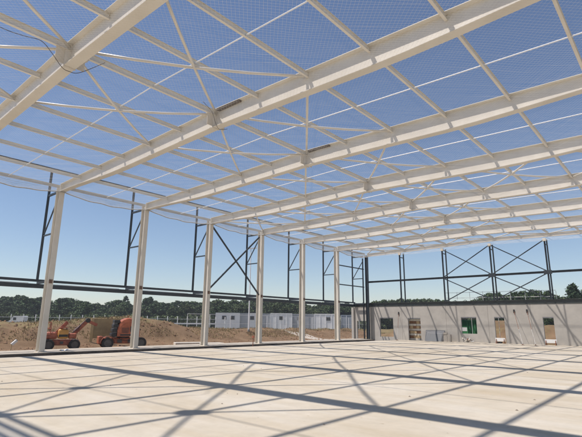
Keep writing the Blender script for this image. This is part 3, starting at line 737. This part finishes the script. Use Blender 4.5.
# ------------------------------------------------------------------ trees
def foliage(seed, H_, rw, z0, kind, n, ls, leaf):
    r = random.Random(seed); vs_, fs_ = [], []
    clumps = []
    for i in range(100):
        h = r.random()**(1.0 if kind != 'round' else 0.9)
        if kind == 'cone': rad = rw*(1-h)**0.8+0.15
        elif kind == 'poplar': rad = rw*(math.sin(math.pi*min(1, h*0.9+0.1))**0.6)
        else: rad = rw*math.sqrt(max(0.02, 1-(2*h-0.8)**2*0.68))
        a = r.uniform(0, 6.28); q_ = math.sqrt(r.random())*0.85
        clumps.append((rad*q_*math.cos(a), rad*q_*math.sin(a), z0+(H_-z0)*h*0.93+0.03*H_, r.uniform(0.10, 0.24)*rw*(1.1-0.4*h)))
    for i in range(n):
        cx, cy, cz, cr = r.choice(clumps)
        d = Vector((r.gauss(0, 1), r.gauss(0, 1), r.gauss(0, 1))); d.normalize(); d *= cr*r.random()**0.35*1.25
        p_ = Vector((cx, cy, cz))+d
        u = Vector((r.gauss(0, 1), r.gauss(0, 1), r.gauss(0, 1))).normalized(); v = u.cross(Vector((r.gauss(0, 1), r.gauss(0, 1), r.gauss(0, 1)))).normalized()
        s_ = ls*r.uniform(0.6, 1.3); o = len(vs_)
        vs_ += [tuple(p_-u*s_), tuple(p_-v*s_*0.5), tuple(p_+u*s_), tuple(p_+v*s_*0.5)]; fs_.append((o, o+1, o+2, o+3))
    me = bpy.data.meshes.new('crown'); me.from_pydata(vs_, [], fs_); me.materials.append(M[leaf])
    tm = MB(); tm.tube([(0, 0, -0.6), (0.05, 0, z0+0.2*(H_-z0)), (0.0, 0.1, H_*0.75)], 0.024*H_, 8, 0.006*H_)
    for i in range(5):
        c_ = clumps[i*7]; zb = z0+(c_[2]-z0)*0.35; tm.tube([(0, 0, zb), (c_[0]*0.6, c_[1]*0.6, zb+(c_[2]-zb)*0.6), c_[:3]], 0.010*H_, 6, 0.003*H_)
    return me, tm.mesh('trunk', 'bark')
KIND = [foliage(11, 12, 5.0, 0.2, 'round', 7600, 0.36, 'leaf0'), foliage(12, 12, 5.4, 0.2, 'round', 7600, 0.38, 'leaf1'), foliage(13, 12, 4.8, 0.1, 'round', 7600, 0.36, 'leaf2'),
        foliage(14, 12, 2.3, 0.3, 'poplar', 2600, 0.34, 'leaf0'), foliage(15, 12, 3.8, 0.3, 'cone', 4200, 0.34, 'leaf3')]
COLS = [(42, 'left of the leftmost column'), (137, 'between the first and second columns'), (206, 'between the second and third columns'), (261, 'between the third and fourth columns'),
        (304, 'between the fourth and fifth columns'), (339, 'between the fifth and sixth columns'), (372, 'just left of the dark corner post'), (445, 'over left end wall'), (495, 'over middle end wall'), (700, 'over right end wall')]
def tree(px, py, d, kd, rs=None, wide=1.0, label=None):
    p_ = at_dist(px, d); z0 = GZ; H_ = z_at(px, py, d)-z0; s_ = H_/12.0
    nm = ['broadleaf_tree', 'broadleaf_tree', 'bushy_tree', 'slim_tree', 'conifer_tree'][kd]
    kn = ['dark round-crowned tree', 'mid green round tree', 'olive green bushy tree', 'slim dark poplar tree', 'dark pointed conifer'][kd]
    wh = next(t_ for c_, t_ in COLS if px < c_)
    t = thing(nm, label or '', 'tree', (p_.x, p_.y, z0), rng.uniform(0, 6.28), f'{kn}s {wh}')
    if not label: TREES.setdefault((kn, wh), []).append((px, t))
    t.scale = (s_*wide, s_*wide, s_)
    link('crown', KIND[kd][0], t); link('trunk', KIND[kd][1], t)
TREES = {}
prof = [(-25, 299), (0, 297), (15, 295.5), (36, 297), (60, 298), (78, 300.5), (95, 303), (112, 303.5), (118, 301), (131, 305), (146, 299), (153, 301), (165, 303), (178, 301), (192, 301.5), (205, 301), (218, 300.5),
        (232, 300), (246, 299.5), (260, 299.5), (274, 300), (288, 300.5), (298, 303), (314, 308), (322, 302), (334, 302), (346, 303.5), (358, 304), (370, 303)]
for i, (px, py) in enumerate(prof):
    d = rng.uniform(165, 195)
    tree(px, py+rng.uniform(-0.5, 0.8), d, rng.choice([0, 0, 1, 2]), wide=rng.uniform(1.3, 1.8))
    tree(px+7, py+rng.uniform(0.5, 2.5), d+rng.uniform(-6, 10), rng.choice([0, 1, 2]), wide=rng.uniform(1.2, 1.6))
    if 308 > px: tree(px+rng.uniform(3, 10), py+rng.uniform(3, 6), d-rng.uniform(12, 28), rng.choice([0, 1, 2, 2]), wide=rng.uniform(1.3, 1.7))
tree(124, 295.5, 178, 3, wide=1.3, label='slim tall dark tree rising above the row between the first two columns')
tree(147.5, 297.5, 172, 0, wide=1.0, label='tall dark tree right beside the second column')
for px, py in [(378, 301), (386, 300), (394, 300.5), (402, 299), (410, 300), (417, 299.5), (424, 298.5), (431, 299.5), (439, 300), (447, 301), (456, 301.5), (466, 301.5), (476, 300), (486, 297), (494, 293.5)]:
    tree(px, py+rng.uniform(-0.6, 0.4), rng.uniform(150, 180), rng.choice([1, 2, 2]), wide=rng.uniform(1.0, 1.4))
for px, py, kd in [(500, 293.5, 0), (509, 296, 1), (517, 293, 0), (526, 291.5, 1), (534, 290.5, 0), (542, 291, 1), (550, 291.5, 1), (558, 295, 2), (566, 297, 2), (592, 288, 1)]:
    tree(px, py, rng.uniform(118, 135), kd, wide=rng.uniform(0.8, 1.05))
tree(577, 283.5, 105, 4, wide=1.25, label='big dark conifer at the right picture edge above the wall')

NUM = ['first', 'second', 'third', 'fourth', 'fifth', 'sixth', 'seventh', 'eighth', 'ninth', 'tenth', 'eleventh', 'twelfth']
for (kn, wh), L_ in TREES.items():
    L_.sort(key=lambda e: e[0])
    for i, (px, t) in enumerate(L_): t['label'] = f'far {kn} {wh}' if len(L_) == 1 else f'{NUM[min(i, 11)]} far {kn} from the left, {wh}'
# hedge: one mass of low growth beyond the field
r = random.Random(5); vs_, fs_ = [], []
for i in range(24000):
    px = r.uniform(-40, 372); d = r.uniform(136, 142); p_ = at_dist(px, d)
    hh = 3.4+1.1*vnoise(px*0.09, 0.0)+0.8*vnoise(px*0.4, 7.0)
    z = GZ+hh*r.random()**0.7; u = Vector((r.gauss(0, 1), r.gauss(0, 1), r.gauss(0, 1))).normalized(); v = u.orthogonal().normalized(); s_ = r.uniform(0.2, 0.5); o = len(vs_); c_ = Vector((p_.x, p_.y, z))
    vs_ += [tuple(c_-u*s_), tuple(c_-v*s_*0.5), tuple(c_+u*s_), tuple(c_+v*s_*0.5)]; fs_.append((o, o+1, o+2, o+3))
me = bpy.data.meshes.new('hedge'); me.from_pydata(vs_, [], fs_); me.materials.append(M['leaf2'])
tag(link('hedge', me), 'low grey-green hedge along the foot of the far trees', 'hedge', kind='stuff')

# dry grass tufts and earth clods on the spoil bank
r = random.Random(9); vs_, fs_ = [], []
for i in range(22000):
    x = -r.uniform(10.5, 26); y = r.uniform(2, 66)
    if vnoise(x, y, 0.22) < 0.02 - (0.25 if x < -15 else 0): continue
    z = height(x, y)
    for b_ in range(3):
        a = r.uniform(0, 6.28); h = r.uniform(0.06, 0.24); w_ = 0.022; dx, dy = math.cos(a), math.sin(a); o = len(vs_)
        vs_ += [(x-dy*w_, y+dx*w_, z-0.02), (x+dy*w_, y-dx*w_, z-0.02), (x+dx*h*0.5, y+dy*h*0.5, z+h)]; fs_.append((o, o+1, o+2))
me = bpy.data.meshes.new('dry_grass'); me.from_pydata(vs_, [], fs_); me.materials.append(M['drygrass'])
tag(link('dry_grass', me), 'dry grass tufts growing on the spoil bank', 'grass', kind='stuff')
vs_, fs_ = [], []
for i in range(5200):
    x = -3.0-22*r.random(); y = r.uniform(0, 64)
    if x > -3.4: continue
    s_ = 0.03+0.16*r.random()**3; z = height(x, y); o = len(vs_)
    vs_ += [(x+s_*r.uniform(.7, 1.2), y, z), (x, y+s_*r.uniform(.7, 1.2), z), (x-s_*r.uniform(.7, 1.2), y, z), (x, y-s_*r.uniform(.7, 1.2), z), (x+s_*r.uniform(-.3, .3), y+s_*r.uniform(-.3, .3), z+s_*r.uniform(.6, 1.0)), (x, y, z-s_)]
    fs_ += [(o, o+1, o+4), (o+1, o+2, o+4), (o+2, o+3, o+4), (o+3, o, o+4), (o+1, o, o+5), (o+2, o+1, o+5), (o+3, o+2, o+5), (o, o+3, o+5)]
me = bpy.data.meshes.new('earth_clods'); me.from_pydata(vs_, [], fs_); me.materials.append(mat('clod_earth', (0.22, 0.13, 0.075), 0.95, 0.35, 0.7))
tag(link('earth_clods', me), 'loose brown earth clods on the ground outside', 'earth', kind='stuff')

# ------------------------------------------------------------------ small things along the edge
def on_floor(px, py, z=0.0):
    v = ray(px, py); k = (z-CAM.z)/v.z; return CAM+v*k
q = on_floor(254, 347)
t = thing('marker_stake', 'short rusty stake standing at the slab edge left of the fourth column', 'stake', (3.45, q.y+0.5, 0.0))
MB().tube([(0, 0, -0.1), (0.03, 0, 0.75)], 0.03, 6).build('shaft', 'rust', t); MB().box((-0.05, -0.05, 0.62), (0.09, 0.05, 0.78)).build('cap', 'red', t)
q = at_dist(14.5, 36.5); t = thing('survey_peg', 'small white-topped peg in the earth left of the leftmost column', 'peg', (q.x, q.y, height(q.x, q.y)))
MB().bar((0, 0, -0.2), (0.05, 0, 0.55), 0.05, 0.05).build('stick', 'timber', t); MB().bar((0.05, 0, 0.45), (0.02, 0.3, 0.72), 0.12, 0.16).build('head', 'white', t)
q = on_floor(52.5, 354.5, -0.035)
t = thing('plastic_scrap', 'crumpled white plastic scrap on the ground beam by the leftmost column', 'scrap', (0.2, 6.9, -0.03))
m = MB(); pts = []
for i in range(6):
    for j in range(6): pts.append((i*0.09+r.uniform(-.03, .03), j*0.09+r.uniform(-.03, .03), 0.02+0.14*r.random()))
m.add(pts, [(i*6+j, (i+1)*6+j, (i+1)*6+j+1, i*6+j+1) for i in range(5) for j in range(5)]); m.build('sheet', 'white', t)
for px, d, ln in ((190, 44, 2.6), (213, 43, 2.0)):
    q = at_dist(px, d)
    t = thing('concrete_slab', 'white slab lying on the earth left of the third column' if px < 200 else 'white slab lying on the earth right of the third column', 'slab', (q.x, q.y, height(q.x, q.y)+0.12), ang+rng.uniform(-.2, .2))
    bevel(MB().box((-ln/2, -0.5, -0.15), (ln/2, 0.5, 0.1)).build('slab', 'wrap', t), 0.03)

# loose grit and crumbs on the slab
r = random.Random(21); vs_, fs_ = [], []
for i in range(260):
    x = r.uniform(3.6, 28.5); y = r.uniform(-3.5, 42)
    if (x-CAM.x)**2+(y-CAM.y)**2 < 9: continue
    s_ = 0.006+0.03*r.random()**4; o = len(vs_); z = 0.0
    vs_ += [(x+s_*r.uniform(.7, 1.5), y, z), (x, y+s_*r.uniform(.7, 1.5), z), (x-s_*r.uniform(.7, 1.2), y, z), (x, y-s_*r.uniform(.7, 1.2), z), (x, y, z+s_*r.uniform(.5, 0.9))]
    fs_ += [(o, o+1, o+4), (o+1, o+2, o+4), (o+2, o+3, o+4), (o+3, o, o+4)]
me = bpy.data.meshes.new('floor_grit'); me.from_pydata(vs_, [], fs_); me.materials.append(mat('grit', (0.20, 0.165, 0.125), 0.9, 0.5, 2.0))
tag(link('floor_grit', me), 'scattered grit and crumbs on the concrete slab', 'grit', kind='stuff')

# ------------------------------------------------------------------ summer haze
hz = MB().box((-1650, -1650, -1.6), (1650, 1650, 26)).build('haze', 'white'); hz.data.materials.clear()
hm = bpy.data.materials.new('haze_air'); hm.use_nodes = True; hn = hm.node_tree.nodes; hn.clear()
pv = hn.new('ShaderNodeVolumePrincipled'); pv.inputs['Density'].default_value = 0.0005; pv.inputs['Color'].default_value = (0.86, 0.90, 0.96, 1); pv.inputs['Anisotropy'].default_value = 0.2
ho = hn.new('ShaderNodeOutputMaterial'); hm.node_tree.links.new(pv.outputs[0], ho.inputs['Volume'])
hz.data.materials.append(hm); tag(hz, kind='stuff')
